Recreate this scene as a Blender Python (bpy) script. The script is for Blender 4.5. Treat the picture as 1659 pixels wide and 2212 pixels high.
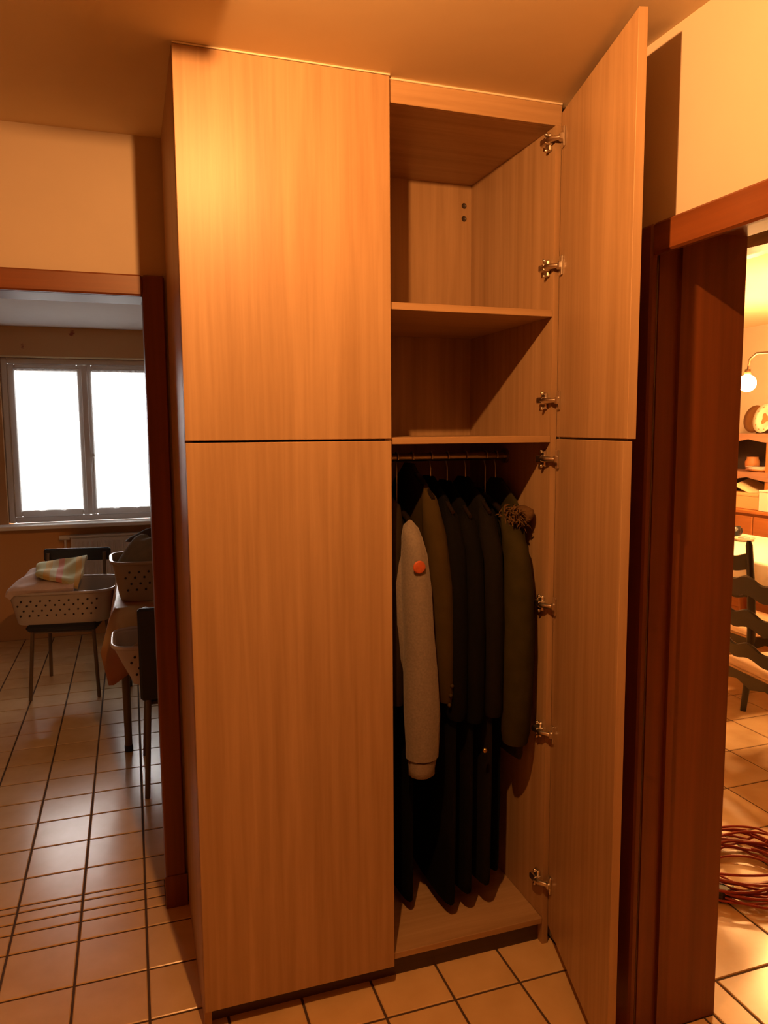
import bpy, math, random
from mathutils import Vector, Matrix
random.seed(7)
S = bpy.context.scene
COL = S.collection
for o in list(bpy.data.objects):
    bpy.data.objects.remove(o)

# ------------------------------------------------------------------ camera
F_PX, W_PX, H_PX = 1622.1, 1659, 2212
CAM = Vector((-0.1249, -1.8502, 1.5594))
YAW, PITCH, ROLL = -0.3246, -0.1080, -0.0069
def cam_dir(x3, y2, z3):
    c, s = math.cos(ROLL), math.sin(ROLL)
    x, z2 = x3*c - z3*s, x3*s + z3*c
    c, s = math.cos(PITCH), math.sin(PITCH)
    y, z = y2*c - z2*s, y2*s + z2*c
    c, s = math.cos(YAW), math.sin(YAW)
    return Vector((x*c - y*s, x*s + y*c, z))
cd = bpy.data.cameras.new('camera')
cam = bpy.data.objects.new('camera', cd)
COL.objects.link(cam)
r_, u_, f_ = cam_dir(1, 0, 0), cam_dir(0, 0, 1), cam_dir(0, 1, 0)
cam.matrix_world = Matrix(((r_.x, u_.x, -f_.x, CAM.x), (r_.y, u_.y, -f_.y, CAM.y),
                           (r_.z, u_.z, -f_.z, CAM.z), (0, 0, 0, 1)))
cd.sensor_fit = 'VERTICAL'
cd.sensor_height = 24.0
cd.lens = 24.0*F_PX/H_PX
cd.clip_start = 0.02
S.camera = cam

# ------------------------------------------------------------------ view, world, lights
S.view_settings.view_transform = 'Standard'
S.view_settings.look = 'None'
S.view_settings.gamma = 1.0
S.view_settings.use_curve_mapping = False
S.view_settings.exposure = 0.0
S.cycles.use_denoising = True
S.cycles.max_bounces = 10
S.cycles.diffuse_bounces = 6
S.cycles.sample_clamp_indirect = 4.0
S.cycles.caustics_reflective = False
S.cycles.caustics_refractive = False

w = bpy.data.worlds.new('overcast_sky')
S.world = w
w.use_nodes = True
nt = w.node_tree
tc = nt.nodes.new('ShaderNodeTexCoord')
sp = nt.nodes.new('ShaderNodeSeparateXYZ')
rp = nt.nodes.new('ShaderNodeValToRGB')       # grey ground below the horizon, even overcast sky above
rp.color_ramp.elements[0].position, rp.color_ramp.elements[0].color = 0.485, (0.27, 0.25, 0.23, 1)
rp.color_ramp.elements[1].position, rp.color_ramp.elements[1].color = 0.505, (1.0, 0.95, 0.91, 1)
mr = nt.nodes.new('ShaderNodeMapRange')
mr.inputs['From Min'].default_value, mr.inputs['From Max'].default_value = -1, 1
nt.links.new(tc.outputs['Generated'], sp.inputs[0])
nt.links.new(sp.outputs['Z'], mr.inputs['Value'])
nt.links.new(mr.outputs['Result'], rp.inputs['Fac'])
nt.links.new(rp.outputs['Color'], nt.nodes['Background'].inputs[0])
nt.nodes['Background'].inputs[1].default_value = 14.5

WARM = (1.0, 0.405, 0.115)
def point(name, loc, power, radius, col=WARM):
    l = bpy.data.lights.new(name, 'POINT')
    l.energy, l.shadow_soft_size, l.color = power, radius, col
    o = bpy.data.objects.new(name, l)
    COL.objects.link(o)
    o.location = loc
    return o
# bulb of the ceiling lamp in the hall, just above the frame
LAMP = Vector((0.117, -0.85, 2.388))
point('hall_bulb', LAMP, 80, 0.013)
# the bulbs of the dining room chandelier (its own globes give the light)
CHAND = [(3.90, 2.29, 1.865), (4.22, 1.62, 1.865), (3.55, 1.48, 1.865)]
# daylight comes in from the sky through the window (portal only guides the sampling)
pl = bpy.data.lights.new('window_portal', 'AREA')
pl.shape, pl.size, pl.size_y = 'RECTANGLE', 1.3, 1.4
pl.cycles.is_portal = True
po = bpy.data.objects.new('window_portal', pl)
COL.objects.link(po)
po.location = (-0.43, 4.62, 1.5)
po.rotation_euler = (math.radians(-90), 0, 0)

# ------------------------------------------------------------------ materials
def new_mat(name):
    m = bpy.data.materials.new(name)
    m.use_nodes = True
    nt = m.node_tree
    return m, nt, nt.nodes['Principled BSDF']
def flat(name, col, rough=0.6, metal=0.0, spec=0.5, noise=0.0, nscale=30.0, bump=0.0, sheen=0.0):
    m, nt, b = new_mat(name)
    b.inputs['Roughness'].default_value = rough
    b.inputs['Metallic'].default_value = metal
    b.inputs['Specular IOR Level'].default_value = spec
    if sheen:
        b.inputs['Sheen Weight'].default_value = sheen
    if noise or bump:
        tc = nt.nodes.new('ShaderNodeTexCoord')
        n = nt.nodes.new('ShaderNodeTexNoise')
        n.inputs['Scale'].default_value = nscale
        n.inputs['Detail'].default_value = 4
        nt.links.new(tc.outputs['Object'], n.inputs['Vector'])
        mx = nt.nodes.new('ShaderNodeMix')
        mx.data_type = 'RGBA'
        mx.inputs['A'].default_value = tuple(c*(1-noise) for c in col) + (1,)
        mx.inputs['B'].default_value = tuple(min(1, c*(1+noise)) for c in col) + (1,)
        nt.links.new(n.outputs['Fac'], mx.inputs['Factor'])
        nt.links.new(mx.outputs['Result'], b.inputs['Base Color'])
        if bump:
            bp = nt.nodes.new('ShaderNodeBump')
            bp.inputs['Strength'].default_value = bump
            bp.inputs['Distance'].default_value = 0.01
            nt.links.new(n.outputs['Fac'], bp.inputs['Height'])
            nt.links.new(bp.outputs['Normal'], b.inputs['Normal'])
    else:
        b.inputs['Base Color'].default_value = tuple(col) + (1,)
    return m
def wood(name, dark, light, axis='z', rough=0.4, fine=46.0, stretch=0.035, lo=0.34, hi=0.68, spec=0.5):
    """Straight wood grain running along one axis of the object's own coordinates."""
    m, nt, b = new_mat(name)
    b.inputs['Roughness'].default_value = rough
    b.inputs['Specular IOR Level'].default_value = spec
    tc = nt.nodes.new('ShaderNodeTexCoord')
    def layer(scale, st):
        mp = nt.nodes.new('ShaderNodeMapping')
        sc = [scale, scale, scale]
        sc['xyz'.index(axis)] = scale*st
        mp.inputs['Scale'].default_value = sc
        nt.links.new(tc.outputs['Object'], mp.inputs['Vector'])
        n = nt.nodes.new('ShaderNodeTexNoise')
        n.inputs['Scale'].default_value = 1.0
        n.inputs['Detail'].default_value = 5
        n.inputs['Roughness'].default_value = 0.6
        n.inputs['Distortion'].default_value = 0.4
        nt.links.new(mp.outputs['Vector'], n.inputs['Vector'])
        return n
    a, c = layer(fine, stretch), layer(fine*0.28, stretch*1.6)
    mm = nt.nodes.new('ShaderNodeMath')
    mm.operation = 'MULTIPLY_ADD'
    mm.inputs[1].default_value = 0.5
    nt.links.new(a.outputs['Fac'], mm.inputs[0])
    m2 = nt.nodes.new('ShaderNodeMath')
    m2.operation = 'MULTIPLY'
    m2.inputs[1].default_value = 0.5
    nt.links.new(c.outputs['Fac'], m2.inputs[0])
    nt.links.new(m2.outputs[0], mm.inputs[2])
    rp = nt.nodes.new('ShaderNodeValToRGB')
    rp.color_ramp.elements[0].position, rp.color_ramp.elements[1].position = lo, hi
    rp.color_ramp.elements[0].color = tuple(dark) + (1,)
    rp.color_ramp.elements[1].color = tuple(light) + (1,)
    nt.links.new(mm.outputs[0], rp.inputs['Fac'])
    nt.links.new(rp.outputs['Color'], b.inputs['Base Color'])
    return m

M = {}
LAM_D, LAM_L = (0.33, 0.205, 0.10), (0.49, 0.33, 0.185)
M['laminate'] = wood('oak_laminate_upright', LAM_D, LAM_L, 'z', 0.42)
M['laminate_h'] = wood('oak_laminate_lengthwise', LAM_D, LAM_L, 'x', 0.38)
M['sealant'] = flat('cream_sealant', (0.80, 0.72, 0.58), 0.4)
M['plinth'] = wood('plinth_with_shade', (0.055, 0.032, 0.016), (0.10, 0.06, 0.03), 'x', 0.5)  # shade under the doors is put into this darker plinth colour
M['edge'] = wood('oak_edge_band', (0.40, 0.26, 0.14), (0.50, 0.34, 0.19), 'z', 0.3)
MAH_D, MAH_L = (0.125, 0.036, 0.010), (0.235, 0.072, 0.018)
M['mahogany'] = wood('mahogany_upright', MAH_D, MAH_L, 'z', 0.42, 30)
M['mahogany_x'] = wood('mahogany_across', MAH_D, MAH_L, 'x', 0.42, 30)
M['mahogany_y'] = wood('mahogany_deep', MAH_D, MAH_L, 'y', 0.42, 30)
M['plaster'] = flat('cream_wall_plaster', (0.62, 0.53, 0.42), 0.85, noise=0.04, nscale=9, bump=0.05)
M['ceiling'] = flat('ceiling_plaster', (0.76, 0.66, 0.46), 0.9, noise=0.03, nscale=12, bump=0.04)
M['ceiling_white'] = flat('laundry_ceiling_plaster', (0.80, 0.78, 0.76), 0.9, noise=0.03, nscale=12)
M['grout'] = flat('floor_grout', (0.075, 0.045, 0.028), 0.9, noise=0.25, nscale=60)
M['steel'] = flat('nickel_hinge_steel', (0.78, 0.74, 0.68), 0.28, 1.0)
M['dowel_hole_dark'] = flat('shaded_dowel_hole', (0.05, 0.035, 0.025), 0.5)
M['chrome'] = flat('dull_chrome_tube', (0.42, 0.38, 0.33), 0.3, 1.0)
M['brown_tube'] = flat('brown_lacquered_tube', (0.13, 0.085, 0.05), 0.35)
M['black_pad'] = flat('black_vinyl_pad', (0.012, 0.011, 0.011), 0.5, noise=0.1)
M['white_frame'] = flat('white_window_frame', (0.80, 0.78, 0.76), 0.35)
M['white_enamel'] = flat('white_enamel', (0.74, 0.70, 0.66), 0.35)
M['white_plastic'] = flat('white_basket_plastic', (0.50, 0.43, 0.37), 0.22)
M['beige_plastic'] = flat('beige_basket_plastic', (0.34, 0.23, 0.13), 0.22)
M['hole'] = flat('dark_basket_hole', (0.02, 0.014, 0.01), 0.8)
M['black_wood'] = flat('black_brown_chair_wood', (0.013, 0.009, 0.006), 0.28, noise=0.3, nscale=20)
M['rush'] = wood('woven_rush', (0.46, 0.27, 0.13), (0.74, 0.50, 0.30), 'y', 0.6, 90, 0.08)
M['hutch'] = wood('honey_brown_hutch_wood', (0.34, 0.115, 0.028), (0.52, 0.20, 0.055), 'y', 0.38, 22)
M['hutch_back'] = flat('shaded_hutch_back_board', (0.060, 0.045, 0.040), 0.6, noise=0.2, nscale=20)  # shade inside the plate rack, put into the board's colour
M['hutch_shelf'] = wood('shaded_hutch_shelf_wood', (0.30, 0.15, 0.09), (0.42, 0.23, 0.15), 'y', 0.5, 22)  # duller than the hutch wood: weaker light on shelves and valances is coloured in
M['hutch_z'] = wood('honey_brown_hutch_upright', (0.34, 0.115, 0.028), (0.52, 0.20, 0.055), 'z', 0.38, 22)
M['cloth_white'] = flat('white_tablecloth', (0.82, 0.78, 0.70), 0.8, noise=0.03)
M['cord'] = flat('red_cord_rubber', (0.32, 0.038, 0.022), 0.3)
M['black_rubber'] = flat('black_plug_rubber', (0.015, 0.012, 0.012), 0.45)
M['grey_marl'] = flat('grey_marl_jersey', (0.19, 0.165, 0.145), 0.9, noise=0.35, nscale=160, bump=0.15, sheen=0.2)
M['grey_rib'] = flat('grey_rib_knit', (0.20, 0.17, 0.15), 0.9, noise=0.3, nscale=200, bump=0.2)
M['badge'] = flat('orange_badge', (0.46, 0.095, 0.028), 0.6, noise=0.25, nscale=90)
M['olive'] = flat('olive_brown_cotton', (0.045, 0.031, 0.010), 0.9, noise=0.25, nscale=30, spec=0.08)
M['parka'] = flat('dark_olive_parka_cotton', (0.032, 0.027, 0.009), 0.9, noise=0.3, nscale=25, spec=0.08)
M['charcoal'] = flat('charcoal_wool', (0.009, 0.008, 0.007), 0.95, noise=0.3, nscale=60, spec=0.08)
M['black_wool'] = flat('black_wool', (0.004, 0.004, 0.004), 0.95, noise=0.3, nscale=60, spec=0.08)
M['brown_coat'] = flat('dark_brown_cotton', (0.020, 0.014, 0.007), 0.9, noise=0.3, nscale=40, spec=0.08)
M['fur'] = flat('tan_fake_fur', (0.11, 0.062, 0.028), 0.95, noise=0.5, nscale=90, spec=0.08)
M['brass'] = flat('brass_button', (0.55, 0.40, 0.15), 0.3, 1.0)
M['iron'] = flat('brown_wrought_iron', (0.10, 0.05, 0.02), 0.5, 0.4)
M['plate'] = flat('cream_plate_glaze', (0.82, 0.74, 0.58), 0.2)
M['plate_motif'] = flat('rust_plate_motif', (0.50, 0.22, 0.08), 0.3, noise=0.4, nscale=40)
M['brown_plate'] = flat('brown_plate_glaze', (0.16, 0.07, 0.02), 0.3, noise=0.3, nscale=20)
M['pink_dish'] = flat('pink_white_dish', (0.75, 0.55, 0.50), 0.2)
M['terracotta'] = flat('terracotta_pot', (0.60, 0.26, 0.09), 0.5)
M['paper'] = flat('cream_paper', (0.84, 0.70, 0.42), 0.7, noise=0.1)
M['cream_box'] = flat('tan_card_box', (0.72, 0.46, 0.22), 0.7, noise=0.05)
M['white_box'] = flat('white_card_box', (0.85, 0.83, 0.74), 0.6)
M['teal'] = flat('bottle_green_glaze', (0.014, 0.016, 0.018), 0.25)
M['towel_green'] = None

def tile_mat(name, c1, c2, rough):
    m, nt, b = new_mat(name)
    b.inputs['Roughness'].default_value = rough
    b.inputs['Specular IOR Level'].default_value = 0.55
    tc = nt.nodes.new('ShaderNodeTexCoord')
    oi = nt.nodes.new('ShaderNodeObjectInfo')
    n = nt.nodes.new('ShaderNodeTexNoise')
    n.noise_dimensions = '4D'
    n.inputs['Scale'].default_value = 9.0
    n.inputs['Detail'].default_value = 4
    nt.links.new(tc.outputs['Object'], n.inputs['Vector'])
    k = nt.nodes.new('ShaderNodeMath')
    k.operation = 'MULTIPLY'
    k.inputs[1].default_value = 40
    nt.links.new(oi.outputs['Random'], k.inputs[0])
    nt.links.new(k.outputs[0], n.inputs['W'])
    ad = nt.nodes.new('ShaderNodeMath')
    ad.operation = 'MULTIPLY_ADD'
    ad.inputs[1].default_value = 0.25
    nt.links.new(oi.outputs['Random'], ad.inputs[0])
    nt.links.new(n.outputs['Fac'], ad.inputs[2])
    rp = nt.nodes.new('ShaderNodeValToRGB')
    rp.color_ramp.elements[0].position, rp.color_ramp.elements[1].position = 0.35, 0.85
    rp.color_ramp.elements[0].color, rp.color_ramp.elements[1].color = tuple(c1)+(1,), tuple(c2)+(1,)
    nt.links.new(ad.outputs[0], rp.inputs['Fac'])
    nt.links.new(rp.outputs['Color'], b.inputs['Base Color'])
    bp = nt.nodes.new('ShaderNodeBump')
    bp.inputs['Strength'].default_value = 0.08
    bp.inputs['Distance'].default_value = 0.004
    nt.links.new(n.outputs['Fac'], bp.inputs['Height'])
    nt.links.new(bp.outputs['Normal'], b.inputs['Normal'])
    return m
M['tile'] = tile_mat('glazed_beige_floor_tile', (0.60, 0.41, 0.19), (0.72, 0.52, 0.27), 0.22)
M['tile_big'] = tile_mat('glazed_beige_dining_tile', (0.58, 0.41, 0.22), (0.70, 0.52, 0.30), 0.24)

def wallpaper():
    m, nt, b = new_mat('beige_wallpaper_with_red_sprigs')
    b.inputs['Roughness'].default_value = 0.85
    tc = nt.nodes.new('ShaderNodeTexCoord')
    v = nt.nodes.new('ShaderNodeTexVoronoi')
    v.inputs['Scale'].default_value = 4.6
    v.inputs['Randomness'].default_value = 0.75
    nt.links.new(tc.outputs['Object'], v.inputs['Vector'])
    n = nt.nodes.new('ShaderNodeTexNoise')
    n.inputs['Scale'].default_value = 45
    nt.links.new(tc.outputs['Object'], n.inputs['Vector'])
    ma = nt.nodes.new('ShaderNodeMath')
    ma.operation = 'MULTIPLY_ADD'
    ma.inputs[1].default_value = 0.16
    nt.links.new(n.outputs['Fac'], ma.inputs[0])
    nt.links.new(v.outputs['Distance'], ma.inputs[2])
    rp = nt.nodes.new('ShaderNodeValToRGB')
    rp.color_ramp.elements[0].position, rp.color_ramp.elements[1].position = 0.17, 0.21
    rp.color_ramp.elements[0].color = (0.32, 0.08, 0.05, 1)
    rp.color_ramp.elements[1].color = (0.66, 0.37, 0.155, 1)
    nt.links.new(ma.outputs[0], rp.inputs['Fac'])
    nt.links.new(rp.outputs['Color'], b.inputs['Base Color'])
    return m
M['wallpaper'] = wallpaper()

def stripes(name, cols, axis, scale, rough=0.9):
    m, nt, b = new_mat(name)
    b.inputs['Roughness'].default_value = rough
    tc = nt.nodes.new('ShaderNodeTexCoord')
    sp = nt.nodes.new('ShaderNodeSeparateXYZ')
    nt.links.new(tc.outputs['Object'], sp.inputs[0])
    k = nt.nodes.new('ShaderNodeMath')
    k.operation = 'MULTIPLY'
    k.inputs[1].default_value = scale
    nt.links.new(sp.outputs['XYZ'.index(axis)], k.inputs[0])
    fr = nt.nodes.new('ShaderNodeMath')
    fr.operation = 'FRACT'
    nt.links.new(k.outputs[0], fr.inputs[0])
    rp = nt.nodes.new('ShaderNodeValToRGB')
    rp.color_ramp.interpolation = 'CONSTANT'
    els = rp.color_ramp.elements
    while len(els) < len(cols):
        els.new(0.5)
    for i, c in enumerate(cols):
        els[i].position = i/len(cols)
        els[i].color = tuple(c) + (1,)
    nt.links.new(fr.outputs[0], rp.inputs['Fac'])
    nt.links.new(rp.outputs['Color'], b.inputs['Base Color'])
    return m
M['towel_green'] = stripes('green_gold_pink_striped_towel',
    [(0.50, 0.50, 0.26), (0.62, 0.42, 0.14), (0.60, 0.56, 0.34), (0.62, 0.28, 0.20), (0.52, 0.48, 0.24)], 'X', 6.0)
M['towel_white'] = flat('pinkish_white_towel', (0.66, 0.52, 0.46), 0.95, noise=0.12, nscale=40)
M['towel_dark'] = flat('brown_grey_towel', (0.20, 0.13, 0.10), 0.95, noise=0.2, nscale=40)
M['laundry_olive'] = flat('khaki_laundry', (0.22, 0.17, 0.10), 0.95, noise=0.25, nscale=25)
M['laundry_brown'] = flat('dark_brown_laundry', (0.07, 0.045, 0.03), 0.95, noise=0.25, nscale=25)
M['laundry_tan'] = flat('tan_laundry', (0.36, 0.24, 0.13), 0.95, noise=0.2, nscale=25)

def cloth_orange():
    m, nt, b = new_mat('orange_brown_patterned_oilcloth')
    b.inputs['Roughness'].default_value = 0.45
    tc = nt.nodes.new('ShaderNodeTexCoord')
    n = nt.nodes.new('ShaderNodeTexNoise')
    n.inputs['Scale'].default_value = 5
    n.inputs['Detail'].default_value = 1
    nt.links.new(tc.outputs['Object'], n.inputs['Vector'])
    rp = nt.nodes.new('ShaderNodeValToRGB')
    els = rp.color_ramp.elements
    els[0].position, els[0].color = 0.36, (0.42, 0.115, 0.035, 1)
    els[1].position, els[1].color = 0.52, (0.40, 0.19, 0.07, 1)
    e = els.new(0.66)
    e.color = (0.58, 0.42, 0.20, 1)
    nt.links.new(n.outputs['Fac'], rp.inputs['Fac'])
    nt.links.new(rp.outputs['Color'], b.inputs['Base Color'])
    return m
M['cloth_orange'] = cloth_orange()

def curtain_mat():
    m, nt, b = new_mat('white_net_curtain')
    out = nt.nodes['Material Output']
    tr = nt.nodes.new('ShaderNodeBsdfTransparent')
    tl = nt.nodes.new('ShaderNodeBsdfTranslucent')
    df = nt.nodes.new('ShaderNodeBsdfDiffuse')
    tl.inputs[0].default_value = (0.9, 0.9, 0.9, 1)
    df.inputs[0].default_value = (0.85, 0.85, 0.85, 1)
    a = nt.nodes.new('ShaderNodeMixShader')
    a.inputs[0].default_value = 0.35
    c = nt.nodes.new('ShaderNodeMixShader')
    c.inputs[0].default_value = 0.5
    nt.links.new(tl.outputs[0], a.inputs[1])
    nt.links.new(df.outputs[0], a.inputs[2])
    nt.links.new(tr.outputs[0], c.inputs[1])
    nt.links.new(a.outputs[0], c.inputs[2])
    nt.links.new(c.outputs[0], out.inputs['Surface'])
    return m
M['net'] = curtain_mat()
def glass_mat():
    m, nt, b = new_mat('clear_window_glass')
    out = nt.nodes['Material Output']
    tr = nt.nodes.new('ShaderNodeBsdfTransparent')
    gl = nt.nodes.new('ShaderNodeBsdfGlossy')
    gl.inputs['Roughness'].default_value = 0.02
    fr = nt.nodes.new('ShaderNodeFresnel')
    fr.inputs[0].default_value = 1.45
    a = nt.nodes.new('ShaderNodeMixShader')
    nt.links.new(fr.outputs[0], a.inputs[0])
    nt.links.new(tr.outputs[0], a.inputs[1])
    nt.links.new(gl.outputs[0], a.inputs[2])
    nt.links.new(a.outputs[0], out.inputs['Surface'])
    return m
M['glass'] = glass_mat()
def glow_mat(name, col, strength):
    m, nt, b = new_mat(name)
    b.inputs['Base Color'].default_value = (0.9, 0.85, 0.75, 1)
    b.inputs['Emission Color'].default_value = tuple(col) + (1,)
    b.inputs['Emission Strength'].default_value = strength
    return m
M['bulb'] = glow_mat('lit_bulb_glass', (1.0, 0.46, 0.145), 660)
M['beam'] = wood('rough_hewn_beam', (0.05, 0.022, 0.007), (0.17, 0.085, 0.03), 'y', 0.45, 34, 0.12)

# ------------------------------------------------------------------ mesh helpers
class MB:
    def __init__(s):
        s.v, s.f, s.sm = [], [], []
    def add(s, verts, faces, smooth=False):
        n = len(s.v)
        s.v += [tuple(p) for p in verts]
        s.f += [tuple(i+n for i in q) for q in faces]
        s.sm += [smooth]*len(faces)
        return s
    def box(s, x0, x1, y0, y1, z0, z1, mx=None):
        vs = [Vector((x, y, z)) for z in (z0, z1) for y in (y0, y1) for x in (x0, x1)]
        if mx is not None:
            vs = [mx @ p for p in vs]
        return s.add(vs, [(0, 2, 3, 1), (4, 5, 7, 6), (0, 1, 5, 4), (2, 6, 7, 3), (0, 4, 6, 2), (1, 3, 7, 5)])
    def cbox(s, x0, x1, y0, y1, z0, z1, c=0.004, mx=None):
        """Box with chamfered edges."""
        vs, idx = [], {}
        X, Y, Z = (x0, x1), (y0, y1), (z0, z1)
        c = min(c, (x1-x0)*.45, (y1-y0)*.45, (z1-z0)*.45)
        for i in (0, 1):
            for j in (0, 1):
                for k in (0, 1):
                    sx, sy, sz = (c, -c)[i], (c, -c)[j], (c, -c)[k]
                    for a, p in enumerate(((X[i], Y[j]+sy, Z[k]+sz), (X[i]+sx, Y[j], Z[k]+sz), (X[i]+sx, Y[j]+sy, Z[k]))):
                        idx[i, j, k, a] = len(vs)
                        vs.append(Vector(p))
        fs = []
        for i in (0, 1):
            q = [idx[i, 0, 0, 0], idx[i, 1, 0, 0], idx[i, 1, 1, 0], idx[i, 0, 1, 0]]
            fs.append(q if i else q[::-1])
            q = [idx[0, i, 0, 1], idx[1, i, 0, 1], idx[1, i, 1, 1], idx[0, i, 1, 1]]
            fs.append(q[::-1] if i else q)
            q = [idx[0, 0, i, 2], idx[1, 0, i, 2], idx[1, 1, i, 2], idx[0, 1, i, 2]]
            fs.append(q if i else q[::-1])
        for i in (0, 1):
            for j in (0, 1):
                fs.append([idx[i, j, 0, 0], idx[i, j, 1, 0], idx[i, j, 1, 1], idx[i, j, 0, 1]])
                fs.append([idx[i, 0, j, 0], idx[i, 1, j, 0], idx[i, 1, j, 2], idx[i, 0, j, 2]])
                fs.append([idx[0, i, j, 1], idx[1, i, j, 1], idx[1, i, j, 2], idx[0, i, j, 2]])
                for k in (0, 1):
                    fs.append([idx[i, j, k, 0], idx[i, j, k, 1], idx[i, j, k, 2]])
        if mx is not None:
            vs = [mx @ p for p in vs]
        return s.add(vs, fs)
    def loft(s, rings, closed=True, caps=True, smooth=True):
        n = len(rings[0])
        vs = [p for r in rings for p in r]
        fs = []
        for i in range(len(rings)-1):
            for j in range(n if closed else n-1):
                a, b = i*n+j, i*n+(j+1) % n
                fs.append((a, b, b+n, a+n))
        s.add(vs, fs, smooth)
        if caps and closed:
            s.add(rings[0], [tuple(range(n))[::-1]], False)
            s.add(rings[-1], [tuple(range(n))], False)
        return s
    def tube(s, pts, r, n=8, closed=False, caps=True, flat_y=1.0):
        pts = [Vector(p) for p in pts]
        rad = r if isinstance(r, (list, tuple)) else [r]*len(pts)
        rings, up = [], None
        for i, p in enumerate(pts):
            if closed:
                t = pts[(i+1) % len(pts)] - pts[i-1]
            else:
                t = pts[min(i+1, len(pts)-1)] - pts[max(i-1, 0)]
            t.normalize()
            if up is None:
                up = Vector((0, 0, 1)) if abs(t.z) < 0.9 else Vector((1, 0, 0))
            a = (up - t*up.dot(t))
            if a.length < 1e-5:
                a = t.orthogonal()
            a.normalize()
            b = t.cross(a)
            up = a
            rings.append([p + a*math.cos(k*2*math.pi/n)*rad[i] + b*math.sin(k*2*math.pi/n)*rad[i]*flat_y for k in range(n)])
        if closed:
            rings.append(rings[0])
            return s.loft(rings, caps=False)
        return s.loft(rings, caps=caps)
    def lathe(s, prof, n=24, mx=None, caps=False):
        rings = []
        for r, z in prof:
            ring = [Vector((r*math.cos(k*2*math.pi/n), r*math.sin(k*2*math.pi/n), z)) for k in range(n)]
            rings.append([mx @ p for p in ring] if mx is not None else ring)
        return s.loft(rings, caps=caps)
    def ball(s, c, r, n=16, m=10):
        c = Vector(c)
        return s.lathe([(max(1e-4, r*math.sin(math.pi*i/m)), -r*math.cos(math.pi*i/m)) for i in range(m+1)], n,
                       Matrix.Translation(c))
    def prism(s, outline, z0, z1, mx=None):
        n = len(outline)
        vs = [Vector((x, y, z0)) for x, y in outline] + [Vector((x, y, z1)) for x, y in outline]
        if mx is not None:
            vs = [mx @ p for p in vs]
        fs = [tuple(range(n))[::-1], tuple(range(n, 2*n))]
        fs += [(i, (i+1) % n, (i+1) % n+n, i+n) for i in range(n)]
        return s.add(vs, fs)
    def grid(s, fn, nu, nv, smooth=True):
        vs = [fn(i/nu, j/nv) for i in range(nu+1) for j in range(nv+1)]
        fs = [(i*(nv+1)+j, (i+1)*(nv+1)+j, (i+1)*(nv+1)+j+1, i*(nv+1)+j+1) for i in range(nu) for j in range(nv)]
        return s.add(vs, fs, smooth)
    def mesh(s, name, mat):
        me = bpy.data.meshes.new(name)
        me.from_pydata(s.v, [], s.f)
        me.polygons.foreach_set('use_smooth', s.sm)
        me.materials.append(mat)
        me.update()
        import bmesh
        bm = bmesh.new()
        bm.from_mesh(me)
        bmesh.ops.recalc_face_normals(bm, faces=bm.faces)
        bm.to_mesh(me)
        bm.free()
        return me
    def build(s, name, mat, parent=None, loc=None, rz=0.0):
        o = bpy.data.objects.new(name, s.mesh(name, mat))
        COL.objects.link(o)
        if loc is not None:
            o.location = loc
        o.rotation_euler.z = rz
        if parent is not None:
            o.parent = parent
        return o
def world_child(o, parent, m):
    """Parent a part whose mesh is in world coordinates to an object placed by matrix m."""
    o.parent = parent
    o.matrix_parent_inverse = m.inverted()
def tag(o, label, cat, group=None):
    o['label'], o['category'] = label, cat
    if group:
        o['group'] = group
    return o
def thing(name, label, cat, loc=(0, 0, 0), rz=0.0, group=None):
    o = bpy.data.objects.new(name, None)
    o.empty_display_size = 0.1
    COL.objects.link(o)
    o.location = loc
    o.rotation_euler.z = rz
    return tag(o, label, cat, group)
def struct(o):
    o['kind'] = 'structure'
    return o
def solidify(o, t, offset=0):
    md = o.modifiers.new('thickness', 'SOLIDIFY')
    md.thickness, md.offset = t, offset
    return o
def subsurf(o, lv=1):
    md = o.modifiers.new('smooth', 'SUBSURF')
    md.levels = md.render_levels = lv
    return o
def copy_tree(o, parent=None):
    c = o.copy()
    COL.objects.link(c)
    if parent is not None:
        c.parent = parent
    for ch in [k for k in o.children]:
        copy_tree(ch, c)
    return c

# ------------------------------------------------------------------ dimensions of the rooms
HC = 2.436          # hall and dining room ceiling
LC = 2.335          # laundry room ceiling
YB = 0.60           # hall face of the back wall
XR = 1.045          # hall face of the right wall
XD = 1.294          # dining face of the right wall
YJ = -0.37          # far side of the dining room opening
YW = 4.30           # window wall of the laundry room
DX0, DX1 = -0.87, -0.07   # laundry doorway
DZ = 1.968          # head of both openings

# ------------------------------------------------------------------ floor and its tiles
fl = MB()
fl.box(-2.7, 1.3, -5.1, 0.76, -0.06, -0.003).box(-2.1, 1.2, 0.76, 4.6, -0.06, -0.003).box(1.3, 5.2, -3.7, 4.4, -0.06, -0.003)
floor = struct(fl.build('floor', M['grout']))
TILE_CACHE = {}
G = 0.0035
def tile_mesh(wx, wy, mat):
    key = (round(wx, 3), round(wy, 3), mat.name)
    if key not in TILE_CACHE:
        a, b, c = wx/2, wy/2, 0.0025
        mb = MB()
        r0 = [(-a, -b, -.003), (a, -b, -.003), (a, b, -.003), (-a, b, -.003)]
        r1 = [(-a, -b, -.002), (a, -b, -.002), (a, b, -.002), (-a, b, -.002)]
        r2 = [(-a+c, -b+c, 0), (a-c, -b+c, 0), (a-c, b-c, 0), (-a+c, b-c, 0)]
        mb.loft([r0, r1, r2], caps=True, smooth=False)
        TILE_CACHE[key] = mb.mesh('tile', mat)
    return TILE_CACHE[key]
field = MB()
def cell_lines(lo, hi, origin, step):
    k = math.ceil((lo-origin)/step - 1e-6)
    ls = [lo]
    while origin+k*step < hi-1e-6:
        if origin+k*step > lo+1e-6:
            ls.append(origin+k*step)
        k += 1
    return ls+[hi]
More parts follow.
